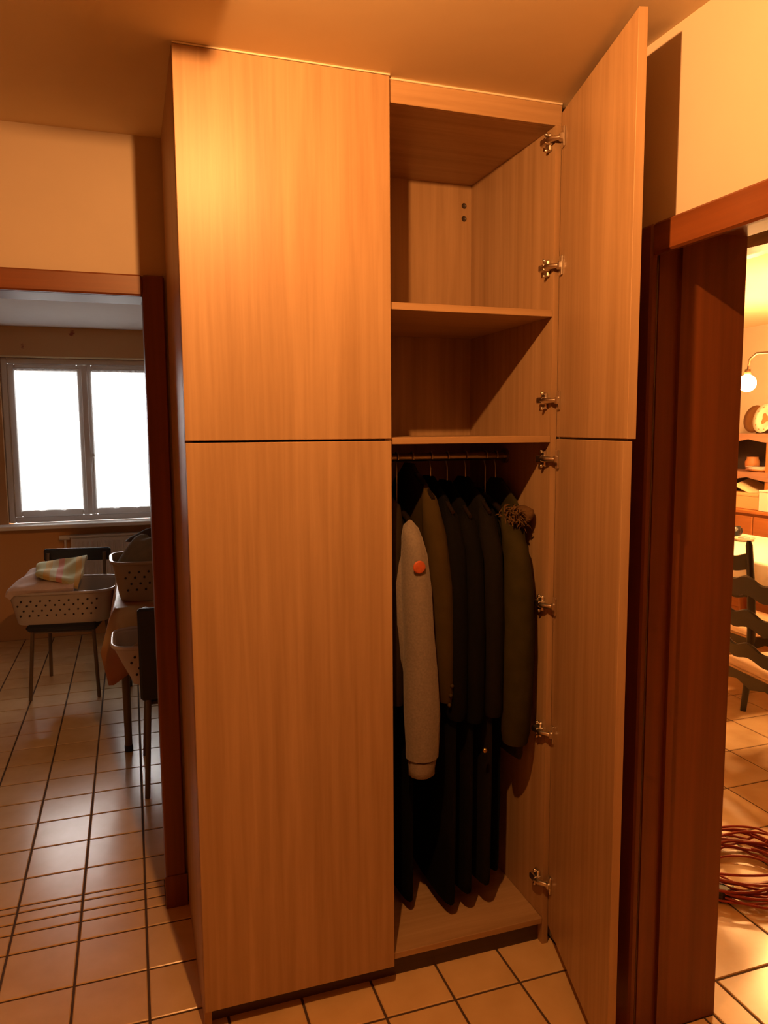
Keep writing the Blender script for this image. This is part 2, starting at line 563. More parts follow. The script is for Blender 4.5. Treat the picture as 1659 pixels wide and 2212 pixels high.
def lay(xs, ys, mat, seen):
    for x0, x1 in zip(xs, xs[1:]):
        for y0, y1 in zip(ys, ys[1:]):
            if x1-x0 < 0.025 or y1-y0 < 0.025:
                continue
            if seen(x0, x1, y0, y1):
                o = bpy.data.objects.new('tile', tile_mesh(x1-x0-2*G, y1-y0-2*G, mat))
                COL.objects.link(o)
                o.location = ((x0+x1)/2, (y0+y1)/2, 0)
                o.parent = floor
            else:
                field.box(x0+G, x1-G, y0+G, y1-G, -0.003, 0)
TX = -0.1369
hx = cell_lines(-2.6, XR, TX, 0.2)
hy = cell_lines(-5.0, 0.503, 0.503, 0.2) + [0.656]
lay(hx, [y for y in hy if y < 0.6] + [0.6], M['tile'], lambda x0, x1, y0, y1: x1 > -0.70 and y1 > -0.95 and not (x0 > 0.02 and y0 > 0.1))
lay(cell_lines(XR, XD, TX, 0.2), cell_lines(-1.27, YJ, 0.503, 0.2), M['tile'], lambda *a: True)
lay(cell_lines(DX0, DX1, TX, 0.2), [0.6, 0.656, 0.714, 0.75], M['tile'], lambda *a: True)
ly = cell_lines(0.75, YW, 1.514, 0.2)
lay(cell_lines(-2.0, 1.1, TX, 0.2), ly, M['tile'],
    lambda x0, x1, y0, y1: x1 > -1.25 and x0 < 0.05 and not (y1 < 2.0 and x0 < -0.95))
lay(cell_lines(XD, 5.1, 1.391, 0.297), cell_lines(-3.6, 4.3, -0.273, 0.303), M['tile_big'],
    lambda x0, x1, y0, y1: x1 < 3.5 and -0.9 < y1 < 1.7 and y0 < 0.75*(x1-1.0) and y1 > 0.75*(x0-1.294)-1.0)
fo = field.build('tile_field', M['tile'], floor)
fo['kind'] = 'stuff'

# ------------------------------------------------------------------ walls and ceilings
mb = MB()
mb.box(-2.6, DX0-.005, YB, 0.75, 0, HC).box(DX1+.005, XR, YB, 0.75, 0, HC).box(DX0-.005, DX1+.005, YB, 0.75, DZ+.005, HC)
struct(mb.build('wall_back', M['plaster']))
mb = MB()
mb.box(XR, XD, YJ+.003, 0.75, 0, HC).box(XR, XD, -1.273, YJ+.003, 2.020, HC).box(XR, XD, -5.0, -1.273, 0, HC)
struct(mb.build('wall_right', M['plaster']))
struct(MB().box(-2.7, -2.6, -5.0, 0.75, 0, HC).build('wall_left', M['wallpaper']))
struct(MB().box(-2.7, XD, -5.1, -5.0, 0, HC).build('wall_front', M['wallpaper']))
struct(MB().box(-2.7, XD, -5.1, 0.75, HC, HC+.1).build('ceiling', M['ceiling']))
# laundry room shell
mb = MB()
WX0, WX1, WZ0, WZ1 = -1.005, 0.145, 0.885, 2.115
mb.box(-2.0, WX0, YW, 4.6, 0, LC).box(WX1, 1.1, YW, 4.6, 0, LC).box(WX0, WX1, YW, 4.6, 0, WZ0-.035).box(WX0, WX1, YW, 4.6, WZ1, LC)
struct(mb.build('wall_back', M['wallpaper']))
struct(MB().box(-2.1, -2.0, 0.75, 4.6, 0, LC).build('wall_left', M['wallpaper']))
struct(MB().box(1.1, 1.2, 0.75, 4.6, 0, LC).build('wall_right', M['wallpaper']))
struct(MB().box(-2.1, 1.2, 0.752, 4.6, LC, LC+.1).build('ceiling', M['ceiling_white']))
# dining room shell
struct(MB().box(5.05, 5.15, -3.6, 4.3, 0, HC).build('wall_right', M['plaster']))
struct(MB().box(XD, 5.15, 4.3, 4.4, 0, HC).build('wall_back', M['plaster']))
struct(MB().box(XD, 5.15, -3.7, -3.6, 0, HC).build('wall_front', M['wallpaper']))
struct(MB().box(XD-.1, XD, 0.755, 4.3, 0, HC).build('wall_left', M['plaster']))
struct(MB().box(XD+.001, 5.15, -3.7, 4.4, HC, HC+.1).build('ceiling', M['ceiling']))

# laundry doorway lining and casing
d1 = bpy.data.objects.new('door_1', None)
COL.objects.link(d1)
struct(d1)
def part(mb, name, mat, parent, label=None):
    o = mb.build(name, mat, parent)
    if label:
        o['label'] = label
    return o
CW = 0.064
part(MB().cbox(DX1, DX1+CW, YB-.022, YB-.001, 0.0, 2.030, .005), 'casing', M['mahogany'], d1)
part(MB().cbox(DX0-CW, DX0, YB-.022, YB-.001, 0.0, 2.030, .005), 'casing', M['mahogany'], d1)
part(MB().cbox(DX0+.001, DX1-.001, YB-.022, YB-.001, DZ, 2.030, .005), 'head_casing', M['mahogany_x'], d1)
part(MB().cbox(DX1, DX1+.004, YB, 0.75, 0, DZ+.004, .001), 'jamb', M['mahogany'], d1)
part(MB().cbox(DX0-.004, DX0, YB, 0.75, 0, DZ+.004, .001), 'jamb', M['mahogany'], d1)
part(MB().cbox(DX0, DX1, YB, 0.75, DZ, DZ+.004, .001), 'head_jamb', M['mahogany_x'], d1)
part(MB().cbox(DX1-.004, DX1+CW+.003, YB-.027, YB-.0225, 0.0, 0.11, .002), 'casing_block', M['mahogany'], d1)
# dining room opening lining and casing
d2 = bpy.data.objects.new('door_2', None)
COL.objects.link(d2)
struct(d2)
part(MB().cbox(XR-.022, XR-.001, YJ, YJ+CW+.008, 0, 2.024, .005), 'casing', M['mahogany'], d2)
part(MB().cbox(XR-.022, XR-.001, -1.27-CW, -1.27, 0, 2.022, .005), 'casing', M['mahogany'], d2)
part(MB().cbox(XR-.022, XR-.001, -1.269, YJ-.001, 1.953, 2.024, .005), 'head_casing', M['mahogany_y'], d2)
part(MB().box(XR, XD, YJ-.002, YJ+.0028, 0, 2.0195), 'jamb', M['mahogany'], d2)
part(MB().box(XR, XD, -1.2728, -1.268, 0, 2.0195), 'jamb', M['mahogany'], d2)
part(MB().box(XR, XD, -1.268, YJ-.002, 2.0145, 2.0195), 'head_jamb', M['mahogany_y'], d2)
part(MB().box(XR+.055, XR+.075, YJ-.012, YJ-.002, 0, 2.014), 'door_stop', M['mahogany'], d2)

# ------------------------------------------------------------------ window
w1 = bpy.data.objects.new('window_1', None)
COL.objects.link(w1)
struct(w1)
YF = 4.345
def frame_ring(mb, x0, x1, z0, z1, t, y0, y1, c=.006):
    mb.cbox(x0, x0+t, y0, y1, z0, z1, c).cbox(x1-t, x1, y0, y1, z0, z1, c)
    mb.cbox(x0+t, x1-t, y0, y1, z0, z0+t, c).cbox(x0+t, x1-t, y0, y1, z1-t, z1, c)
    return mb
part(frame_ring(MB(), WX0+.002, WX1-.002, WZ0, WZ1-.002, 0.045, YF, YF+.07), 'window_frame', M['white_frame'], w1)
XM = -0.432
for x0, x1 in ((WX0+.047, XM-.003), (XM+.003, WX1-.047)):
    sash = part(frame_ring(MB(), x0, x1, WZ0+.047, WZ1-.049, 0.048, YF-.012, YF+.05), 'sash', M['white_frame'], w1)
    part(MB().box(x0+.05, x1-.05, YF+.018, YF+.024, WZ0+.097, WZ1-.099), 'pane', M['glass'], sash)
part(MB().cbox(XM-.022, XM+.022, YF-.022, YF-.012, WZ0+.05, WZ1-.05, .004), 'mullion_cover', M['white_frame'], w1)
mb = MB()
mb.cbox(XM+.028, XM+.05, YF-.03, YF-.013, 1.32, 1.40, .004)
mb.tube([(XM+.039, YF-.03, 1.37), (XM+.039, YF-.055, 1.37), (XM+.039, YF-.057, 1.36), (XM+.039, YF-.057, 1.26)], .009, 8)
part(mb, 'window_handle', M['white_enamel'], w1)
part(MB().cbox(WX0-.06, WX1+.06, 4.16, YF+.02, WZ0-.034, WZ0-.002, .006), 'window_sill', M['white_frame'], w1)
part(MB().cbox(WX0-.02, WX1+.02, YW-.012, YW-.001, WZ1-.004, WZ1+.008, .003), 'head_trim', M['paper'], w1)
# net curtains on the sashes
for i, (x0, x1, lab) in enumerate(((-0.915, -0.475, 'white net curtain with scalloped hem on the left window sash'),
                                   (-0.390, 0.050, 'white net curtain with scalloped hem on the right window sash'))):
    def cur(u, v, x0=x0, x1=x1):
        zb = 0.965 + 0.03*abs(math.sin(v*math.pi*3.0))
        z = 2.035 + (zb-2.035)*u
        return (x0+(x1-x0)*v, YF-.022 + .006*math.sin(v*60), z)
    o = MB().grid(cur, 6, 60).build('net_curtain', M['net'])
    tag(o, lab, 'curtain', 'net curtains on the window')
    rod = MB().tube([(x0-.01, YF-.022, 2.037), (x1+.01, YF-.022, 2.037)], .005, 8).build('curtain_rod', M['white_enamel'], o)

# ------------------------------------------------------------------ wardrobe
DW = 0.5215       # width of a door
HM = 1.5354       # gap between upper and lower doors
WD = thing('wardrobe', 'tall built-in oak laminate wardrobe with its right-hand doors open', 'wardrobe')
part(MB().box(0.0, 0.018, 0.021, YB-.024, 0, HC-.002), 'side_panel', M['laminate'], WD)
part(MB().box(1.003, 1.0215, 0.021, YB-.003, 0, HC-.002), 'side_panel', M['laminate'], WD)
part(MB().box(0.508, 0.526, 0.021, 0.551, 0.086, 2.376), 'divider', M['laminate'], WD)
part(MB().box(0.0185, 1.0025, 0.036, 0.551, 2.377, 2.395), 'top_panel', M['laminate_h'], WD)
part(MB().cbox(0.0185, 1.0215, 0.0205, 0.0355, 2.377, HC-.001, .001), 'fascia', M['laminate_h'], WD)
part(MB().tube([(0.001, .001, HC-.0025), (0.521, .001, HC-.0025)], .0024, 6).tube([(0.522, .0195, HC-.0025), (1.0205, .0195, HC-.0025)], .0028, 6), 'sealant_bead', M['sealant'], WD, 'pale sealant line along the ceiling')
part(MB().box(0.0185, 1.0025, 0.552, 0.560, 0.05, HC-.004), 'back_panel', M['laminate'], WD)
part(MB().cbox(0.0185, 1.0025, 0.0215, 0.551, 0.067, 0.0855, .001), 'bottom_panel', M['laminate_h'], WD)
part(MB().cbox(0.5265, 1.0025, 0.0215, 0.551, 1.8705, 1.889, .001), 'shelf', M['laminate_h'], WD)
part(MB().cbox(0.5265, 1.0025, 0.0215, 0.551, 1.523, 1.5412, .001), 'shelf', M['laminate_h'], WD)
part(MB().box(0.0185, 1.0025, 0.046, 0.060, 0.0, 0.067), 'plinth', M['plinth'], WD, 'plinth coloured darker for the shade under the doors')
rail = MB().tube([(0.5265, 0.285, 1.478), (1.0025, 0.285, 1.478)], .0125, 12)
for x in (0.531, 0.998):
    rail.tube([(x-.004, 0.285, 1.478), (x+.004, 0.285, 1.478)], .024, 14)
part(rail, 'hanging_rail', M['chrome'], WD)
for z in (2.310, 2.268):
    part(MB().lathe([(.0001, 0), (.008, 0), (.009, .002)], 14, Matrix.Translation((0.975, 0.5518, z)) @ Matrix.Rotation(math.radians(90), 4, 'X')),
         'dowel_hole_disc', M['dowel_hole_dark'], WD)  # flat dark discs in place of the shaded dowel holes
DT = 0.019
def closed_door(z0, z1):
    d = part(MB().cbox(0.0005, DW-.0015, 0.0, DT, z0, z1, .0012), 'door', M['laminate'], WD)
    return d
closed_door(HM+.0025, 2.4305)
closed_door(0.062, HM-.0025)
def open_door(tip, z0, z1, hinge_z):
    # hinge edge of the inner face; local x runs from the hinge edge to the free edge, local y out of the inner face
    hg = Vector((1.0195, 0.017))
    d = Vector((tip[0]-hg.x, tip[1]-hg.y)).normalized()
    ang = math.atan2(d.y, d.x)
    m = Matrix.Translation((hg.x, hg.y, 0)) @ Matrix.Rotation(ang, 4, 'Z')
    L = 0.511
    o = MB().cbox(0.0, L, 0.0, DT, z0, z1, .0012).build('door', M['laminate'])
    o.location = (hg.x, hg.y, 0)
    o.rotation_euler.z = ang
    o.parent = WD
    eb = MB().cbox(L+.0002, L+.0016, -.0002, DT, z0, z1, .0004).build('edge_band', M['edge'], o)
    n_in = Vector((-d.y, d.x))*-1          # from the inner face into the room
    for hz in hinge_z:
        h = MB()
        # flange of the hinge cup, on the door
        a = m @ Matrix.Translation((0.022, 0, hz))
        h.cbox(-.011, .011, -.006, -.0001, -.026, .026, .0015, a)
        h.cbox(-.008, .012, -.014, -.003, -.010, .010, .003, a)
        # arm reaching into the cabinet, with the screw housing on the side panel
        p0 = m @ Vector((0.022, -.010, hz))
        h.tube([p0, (0.988, 0.018, hz), (0.986, 0.036, hz+.001), (0.988, 0.062, hz+.001)], [.006, .008, .009, .008], 8)
        h.cbox(0.979, 0.992, 0.030, 0.064, hz-.009, hz+.010, .003)
        h.cbox(0.9935, 1.0027, 0.036, 0.060, hz-.023, hz+.023, .003)
        h.cbox(0.985, 1.0027, 0.032, 0.066, hz-.008, hz+.008, .002)
        h.ball((0.990, 0.048, hz+.021), .0055, 8, 6)
        h.ball((0.990, 0.048, hz-.021), .0055, 8, 6)
        ho = h.build('hinge', M['steel'])
        world_child(ho, o, m)
    return o
open_door((0.8895, -0.4810), HM+.0025, 2.4115, (2.340, 2.005, 1.640))
open_door((0.8815, -0.4805), 0.062, HM-.0025, (1.476, 1.054, 0.672, 0.205))

# ------------------------------------------------------------------ clothes on the rail
def ell(cx, cy, z, rx, ry, n=20, sq=2.4, wob=0.0, ph=0.0):
    out = []
    for k in range(n):
        t = 2*math.pi*k/n
        c, s = math.cos(t), math.sin(t)
        e = 2/sq
        q = 1+wob*math.sin(3*t+ph)
        out.append(Vector((cx+rx*q*math.copysign(abs(c)**e, c), cy+ry*q*math.copysign(abs(s)**e, s), z)))
    return out
def garment(name, label, x, tx, yc, hy, zs, zh, mat, lean=0.0, neck=True):
    """Body of a hanging garment seen edge-on: thickness 2*tx across the rail, 2*hy front to back."""
    t = thing(name, label, 'clothes', (x, yc, zs), 0, 'clothes on the wardrobe rail')
    rings = []
    levels = [(.075, .35, .20), (.065, .55, .26), (.045, .7, .42), (.015, .85, .70), (-.03, .95, .90), (-.08, 1, .98),
              (-.2, 1.05, 1.0), (-.4, 1.0, .98), ((zh-zs)*.75, 1.05, 1.0), ((zh-zs)*.97, 1.1, 1.02), (zh-zs, 1.06, 1.0)]
    for i, (dz, a, b) in enumerate(levels):
        rings.append(ell(lean*(-dz), 0, dz, tx*a, hy*b, 20, 2.2, .06 if i > 5 else 0, i*.9))
    MB().loft(rings).build('body', mat, t)
    return t
def sleeve(t, pts, rx, ry, mat, name='sleeve', n=14):
    """Sleeve following world points; rx across, ry front to back, per point."""
    off = t.location
    rings = []
    for i, (p, a, b) in enumerate(zip(pts, rx, ry)):
        q = Vector(p) - off
        w_ = .05*math.sin(i*2.1)
        rings.append([Vector((q.x+(a*(1+w_))*math.cos(k*2*math.pi/n), q.y+b*math.sin(k*2*math.pi/n), q.z+.012*math.sin(k*2*math.pi/n)*(1 if i < 2 else .3))) for k in range(n)])
    return MB().loft(rings).build(name, mat, t)
def dome(rx, ry, frac=(.25, .62, .88)):
    return [rx*f for f in frac], [ry*f for f in frac]

# grey sweatshirt, nearest the front
t = garment('sweatshirt', 'grey marl sweatshirt with an orange round badge on the sleeve', 0.590, .022, .275, .185, 1.285, .82, M['grey_marl'], .03)
pz = [1.300, 1.289, 1.264, 1.22, 1.12, 1.00, .88, .76, .67, .634]
px_ = [.606, .606, .607, .611, .615, .620, .626, .630, .631, .630]
ry_ = [.012, .028, .040, .048, .050, .050, .048, .046, .044, .040]
rx_ = [.010, .021, .029, .036, .041, .045, .049, .051, .051, .048]
sleeve(t, [(a, .088-.02*min(1, (1.318-z)*4), z) for a, z in zip(px_, pz)], rx_, ry_, M['grey_marl'])
sleeve(t, [(.630, .068, .636), (.6295, .068, .628), (.6285, .068, .60), (.628, .068, .584), (.628, .068, .580)],
       [.041, .041, .0405, .0395, .032], [.036, .036, .034, .033, .028], M['grey_rib'], 'cuff')
sleeve(t, [(.592, .125, 1.285), (.588, .112, 1.25), (.586, .104, 1.14), (.588, .102, 1.02), (.596, .102, .92), (.606, .102, .84), (.614, .102, .79)],
       [.010, .022, .030, .030, .026, .016, .005], [.010, .020, .028, .028, .024, .018, .008], M['grey_marl'], 'front_panel')
bz = 1.190
mxb = Matrix.Translation(Vector((.606, .0245, bz))-t.location) @ Matrix.Rotation(math.radians(90), 4, 'X')
MB().lathe([(.0001, .004), (.014, .0038), (.0168, .003), (.018, 0)], 20, mxb).build('badge', M['badge'], t)
# dark brown coat behind it on the left
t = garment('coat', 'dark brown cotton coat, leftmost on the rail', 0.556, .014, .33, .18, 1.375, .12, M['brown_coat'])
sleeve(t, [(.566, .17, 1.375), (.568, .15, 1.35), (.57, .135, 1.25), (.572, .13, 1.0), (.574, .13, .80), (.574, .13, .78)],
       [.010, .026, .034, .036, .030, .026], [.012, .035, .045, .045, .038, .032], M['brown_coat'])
# olive brown jacket to the right of the sweatshirt
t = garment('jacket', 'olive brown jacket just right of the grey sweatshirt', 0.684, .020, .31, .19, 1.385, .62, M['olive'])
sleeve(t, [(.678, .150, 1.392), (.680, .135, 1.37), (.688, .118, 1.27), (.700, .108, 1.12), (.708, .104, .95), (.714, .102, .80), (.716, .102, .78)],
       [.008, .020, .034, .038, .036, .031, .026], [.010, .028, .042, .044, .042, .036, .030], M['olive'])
for k in range(3):
    MB().ball(Vector((.722-.004*k, .066, .83-.028*k))-t.location, .006, 8, 6).build('button', M['olive'], t)
# black coat hidden in the row behind the sweatshirt, only its lower half shows
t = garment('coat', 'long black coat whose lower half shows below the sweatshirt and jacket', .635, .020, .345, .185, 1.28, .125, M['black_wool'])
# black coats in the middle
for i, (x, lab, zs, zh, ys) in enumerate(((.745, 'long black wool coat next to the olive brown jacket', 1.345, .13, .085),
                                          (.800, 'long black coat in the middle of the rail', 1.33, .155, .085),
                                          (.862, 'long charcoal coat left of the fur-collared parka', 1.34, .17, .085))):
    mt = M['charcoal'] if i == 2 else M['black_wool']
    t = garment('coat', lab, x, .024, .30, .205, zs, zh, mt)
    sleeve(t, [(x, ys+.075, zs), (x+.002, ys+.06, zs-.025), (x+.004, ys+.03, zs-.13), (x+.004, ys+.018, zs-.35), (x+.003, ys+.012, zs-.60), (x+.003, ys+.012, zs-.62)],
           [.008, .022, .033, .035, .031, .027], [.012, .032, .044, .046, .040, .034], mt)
    if i == 1:
        MB().ball(Vector((.822, .055, .628))-t.location, .008, 10, 6).build('button', M['brass'], t)
# long black raincoat behind the parka
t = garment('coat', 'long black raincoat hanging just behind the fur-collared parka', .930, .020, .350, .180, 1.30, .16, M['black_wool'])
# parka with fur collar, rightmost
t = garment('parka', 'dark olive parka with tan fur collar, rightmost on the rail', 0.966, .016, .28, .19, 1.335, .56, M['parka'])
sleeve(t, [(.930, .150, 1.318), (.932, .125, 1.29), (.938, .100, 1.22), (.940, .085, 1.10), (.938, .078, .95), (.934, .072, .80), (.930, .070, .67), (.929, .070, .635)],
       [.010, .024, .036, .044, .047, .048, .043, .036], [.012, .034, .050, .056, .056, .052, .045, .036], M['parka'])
fur = MB()
for k in range(260):
    a = random.uniform(0, 1)
    base = Vector((.922+.045*a+random.uniform(-.006, .006), .115+random.uniform(-.04, .06), 1.322-.04*abs(a-.4)+random.uniform(-.022, .012)))-t.location
    dr = Vector((random.uniform(-.8, .8), random.uniform(-1, .2), random.uniform(-.9, .7))).normalized()
    fur.tube([base, base+dr*.011+Vector((0, 0, -.002)), base+dr*.02+Vector((0, 0, -.008))], [.003, .0024, .0006], 4)
core = ell(.008, -.165, -.01, .020, .045, 12)
fur.loft([ell(.004, -.165, -.045, .012, .035, 12), ell(.006, -.165, -.028, .022, .048, 12), core, ell(.006, -.16, .0, .008, .02, 12)])
fo = fur.build('fur_collar', M['fur'], t)
fo['label'] = 'tan fur collar'
# hangers
hang = None
for i, (x, z, lab) in enumerate(((.556, 1.375, 'wooden coat hanger carrying the dark brown coat'), (.590, 1.30, 'wooden coat hanger carrying the grey sweatshirt'),
                                 (.635, 1.28, 'wooden coat hanger carrying the black coat behind the sweatshirt'), (.684, 1.385, 'wooden coat hanger carrying the olive brown jacket'), (.745, 1.345, 'wooden coat hanger carrying the long black wool coat'),
                                 (.800, 1.33, 'wooden coat hanger carrying the middle black coat'), (.862, 1.34, 'wooden coat hanger carrying the charcoal coat'),
                                 (.930, 1.30, 'wooden coat hanger carrying the black raincoat'), (.966, 1.335, 'wooden coat hanger carrying the fur-collared parka'))):
    h = thing('coat_hanger', lab, 'hanger', (x, .285, 1.478), 0, 'coat hangers on the wardrobe rail')
    zz = z + .055 - 1.478
    MB().tube([(0, -.17, zz-.075), (0, -.09, zz-.03), (0, 0, zz), (0, .09, zz-.03), (0, .17, zz-.075)], [.006, .009, .010, .009, .006], 8).build('bar', M['black_wood'], h)
    hk = [(0, .016*math.sin(a), .0165*math.cos(a)) for a in [math.radians(d) for d in range(-110, 150, 20)]]
    MB().tube(hk + [(0, .004, -.024), (0, 0, -.034), (0, 0, zz)], .0022, 6).build('hook', M['steel'], h)

# ------------------------------------------------------------------ hall ceiling lamp (just out of frame above)
t = thing('ceiling_lamp', 'brown bar-shaped ceiling lamp with one bare bulb, on the hall ceiling', 'lamp', (0.085, -.74, HC))
MB().cbox(-.055, .026, -.26, .19, -.043, -.001, .004).build('bar', M['iron'], t)
MB().tube([(.020, -.135, -.040), (.030, -.128, -.046)], .006, 10).build('socket', M['brass'], t)

# ------------------------------------------------------------------ laundry room: chairs, table, baskets
def tube_chair(name, label, loc, rz, full_back=False, w_=.40):
    """Metal tube chair with black pads; faces local -y."""
    t = thing(name, label, 'chair', loc, rz, 'black padded tube chairs in the laundry room')
    hw = w_/2
    MB().cbox(-hw, hw, -.205, .205, .405, .447, .016).build('seat', M['black_pad'], t)
    for sx in (-1, 1):
        MB().tube([(sx*(hw-.03), -.17, .404), (sx*(hw-.008), -.205, .0)], .011, 8).build('leg', M['brown_tube'], t)
        top = .83 if full_back else .80
        MB().tube([(sx*(hw-.008), .250, .0), (sx*(hw-.03), .20, .40), (sx*(hw-.03), .222, .60), (sx*(hw-.03), .245, top)], .011, 8).build('leg', M['brown_tube'], t)
    MB().tube([(-hw+.03, -.17, .398), (hw-.03, -.17, .398), (hw-.03, .19, .398), (-hw+.03, .19, .398)], .009, 8, closed=True).build('seat_frame', M['brown_tube'], t)
    z0, z1 = (.435, .835) if full_back else (.745, .825)
    rot = Matrix.Translation((0, .232 if full_back else .24, 0)) @ Matrix.Rotation(math.radians(-3), 4, 'X')
    MB().cbox(-hw-.003, hw+.003, -.018, .012, z0, z1, .010, rot).build('backrest', M['black_pad'], t)
    return t
tube_chair('chair', 'black tube-legged chair by the window holding the white laundry basket', (-.515, 3.02, 0), math.radians(-9))
tube_chair('chair', 'black chair beside the radiator, behind the laundry table', (.10, 3.42, 0), math.radians(2))
tube_chair('chair', 'black chair with tall solid back, pushed under the near side of the laundry table', (.085, 1.635, 0), math.radians(180), True, .415)

tb = thing('table', 'laundry table with thick brown legs under an orange cloth', 'table', (.28, 2.42, 0))
MB().cbox(-.49, .55, -.52, .52, .695, .722, .004).build('tabletop', M['mahogany_x'], tb)
for x in (-.470, .53):
    for y in (-.50, .50):
        MB().tube([(x, y, .695), (x, y, .012)], [.021, .017], 12).build('leg', M['brown_tube'], tb)
        MB().tube([(x, y, .03), (x, y, .0)], .020, 12).build('foot_cap', M['black_rubber'], tb)
# tablecloth: top sheet and the drop along the near and left edges, with a deep pointed corner fold
CX0, CY0, CZ = -.222, 1.888, .7255
def cloth_pts():
    mb = MB()
    mb.box(CX0, .84, CY0, 2.95, .7232, CZ)
    n = 44
    top, bot = [], []
    # path along the edge: from the back of the left side to the corner, then along the near side
    for i in range(n+1):
        s = i/n
        if s < .42:
            k = s/.42
            p = Vector((CX0, 2.95+(CY0-2.95)*k, CZ))
            out = Vector((-1, 0, 0))
            drop = .22 + .03*math.sin(k*26)
            amp = .016*math.sin(k*24)
            cw = max(0, 1-(1-k)*1.06/.30)
        else:
            k = (s-.42)/.58
            p = Vector((CX0+1.06*k, CY0, CZ))
            out = Vector((0, -1, 0))
            drop = .20 + .05*abs(math.sin(k*11))
            amp = .014*math.sin(k*30)
            cw = max(0, 1-k*1.06/.16)
        diag = Vector((-.55, -.30, 0))
        d = drop*(1-cw) + cw*.39
        mid = p + out*(.02+amp)*(1-cw) + diag*.05*cw + Vector((0, 0, -d*.55)) + diag*.10*cw*(1 if s < .42 else -.1)
        b = p + out*(.03+amp*1.6)*(1-cw) + diag*.09*cw + Vector((0, 0, -d))
        top.append(p); bot.append((mid, b))
    rings = []
    for p, (m_, b) in zip(top, bot):
        rings.append([p, p*.6+m_*.4+Vector((0, 0, .02)), m_, (m_+b)*.5, b])
    vs = [q for r in rings for q in r]
    fs = [(i*5+j, (i+1)*5+j, (i+1)*5+j+1, i*5+j+1) for i in range(n) for j in range(4)]
    mb.add(vs, fs, True)
    return mb
tag(solidify(cloth_pts().build('tablecloth', M['cloth_orange']), .002), 'orange brown patterned cloth hanging in folds off the laundry table', 'tablecloth')

def basket(name, label, loc, rz, lx, ly, h, mat, tilt=0.0, taper=.86):
    """Laundry basket: thin tapered rounded wall with punched holes, floor and rolled rim."""
    t = thing(name, label, 'basket', loc, rz, 'laundry baskets')
    t.rotation_euler.x = tilt
    def ring(f, z, n=40):
        return ell(0, 0, z, lx/2*f, ly/2*f, n, 5.0)
    prof = [(taper, .002), (taper+.02, .02), (.5*(1+taper), h*.5), (.985, h*.93), (1.0, h)]
    prof_i = [(.965, h), (.95, h*.93), (.5*(1+taper)-.03, h*.5), (taper-.03, .014), (.01, .012)]
    MB().loft([ring(f, z) for f, z in prof] + [ring(f, z) for f, z in prof_i], caps=True).build('shell', mat, t)
    MB().tube([p for p in ring(1.0, h)], .0095, 8, closed=True).build('rim', mat, t)
    hb = MB()
    for row, z in enumerate((h*.32, h*.48, h*.64, h*.78)):
        f = taper+(1-taper)*z/h
        nn = 9
        for k in range(nn):
            x = (-.8+1.6*(k+.5*(row % 2))/nn)*lx/2*f
            for sgn in (-1,):
                hb.tube([(x, -ly/2*f*.99, z), (x, -ly/2*f*1.004-.001, z)], .0058, 7)
    ho = hb.build('hole_row', M['hole'], t)
    ho['kind'] = 'stuff'
    return t
def heap(name, label, cat, c, rx, ry, h, mat, seed=0, group=None, flat_top=.5):
    random.seed(seed)
    ph = [random.uniform(0, 6.28) for _ in range(6)]
    def fn(u, v):
        a = v*2*math.pi
        r = u
        q = 1+.10*math.sin(3*a+ph[0])+.06*math.sin(5*a+ph[1])
        z = h*(1-r**(2/flat_top*.9))*(1+.16*math.sin(4*a+ph[2])*r+.14*math.sin(7*r+ph[3]))
        return (c[0]+rx*q*r*math.cos(a), c[1]+ry*q*r*math.sin(a), c[2]+max(0, z))
    mb = MB().grid(fn, 8, 28)
    mb.add([fn(1, j/28) for j in range(28)], [tuple(range(28))])
    return tag(mb.build(name, mat), label, cat, group)
def folded(name, label, loc, rz, lx, ly, th, mat, layers=3, tilt=(0, 0), group=None):
    t = thing(name, label, 'towel', loc, rz, group)
    t.rotation_euler.x, t.rotation_euler.y = tilt
    mb = MB()
    n = 24
    # one cloth strip folded back on itself: rounded folds at the left edge
    for k in range(layers):
        z0, z1 = th*k/layers, th*(k+.86)/layers
        rr = (z1-z0)/2
        prof = []
        for i in range(7):
            a = math.pi/2+math.pi*i/6
            prof.append((-lx/2+rr+rr*math.cos(a), (z0+z1)/2+rr*math.sin(a)))
        sag = .010*math.sin(k*1.7)
        prof += [(0, z0+sag*.3), (lx/2-.004*k, z0), (lx/2-.004*k, z1), (0, z1+sag*.3)]
        mb.loft([[Vector((x, y, z)) for x, z in prof] for y in (-ly/2+.004*k, 0, ly/2-.003*k)])
    mb.build('folded_cloth', mat, t)
    return t
basket('laundry_basket', 'white plastic laundry basket with towels on the chair by the window', (-.525, 3.02, .449), math.radians(-7), .60, .42, .195, M['white_plastic'], math.radians(2.5))
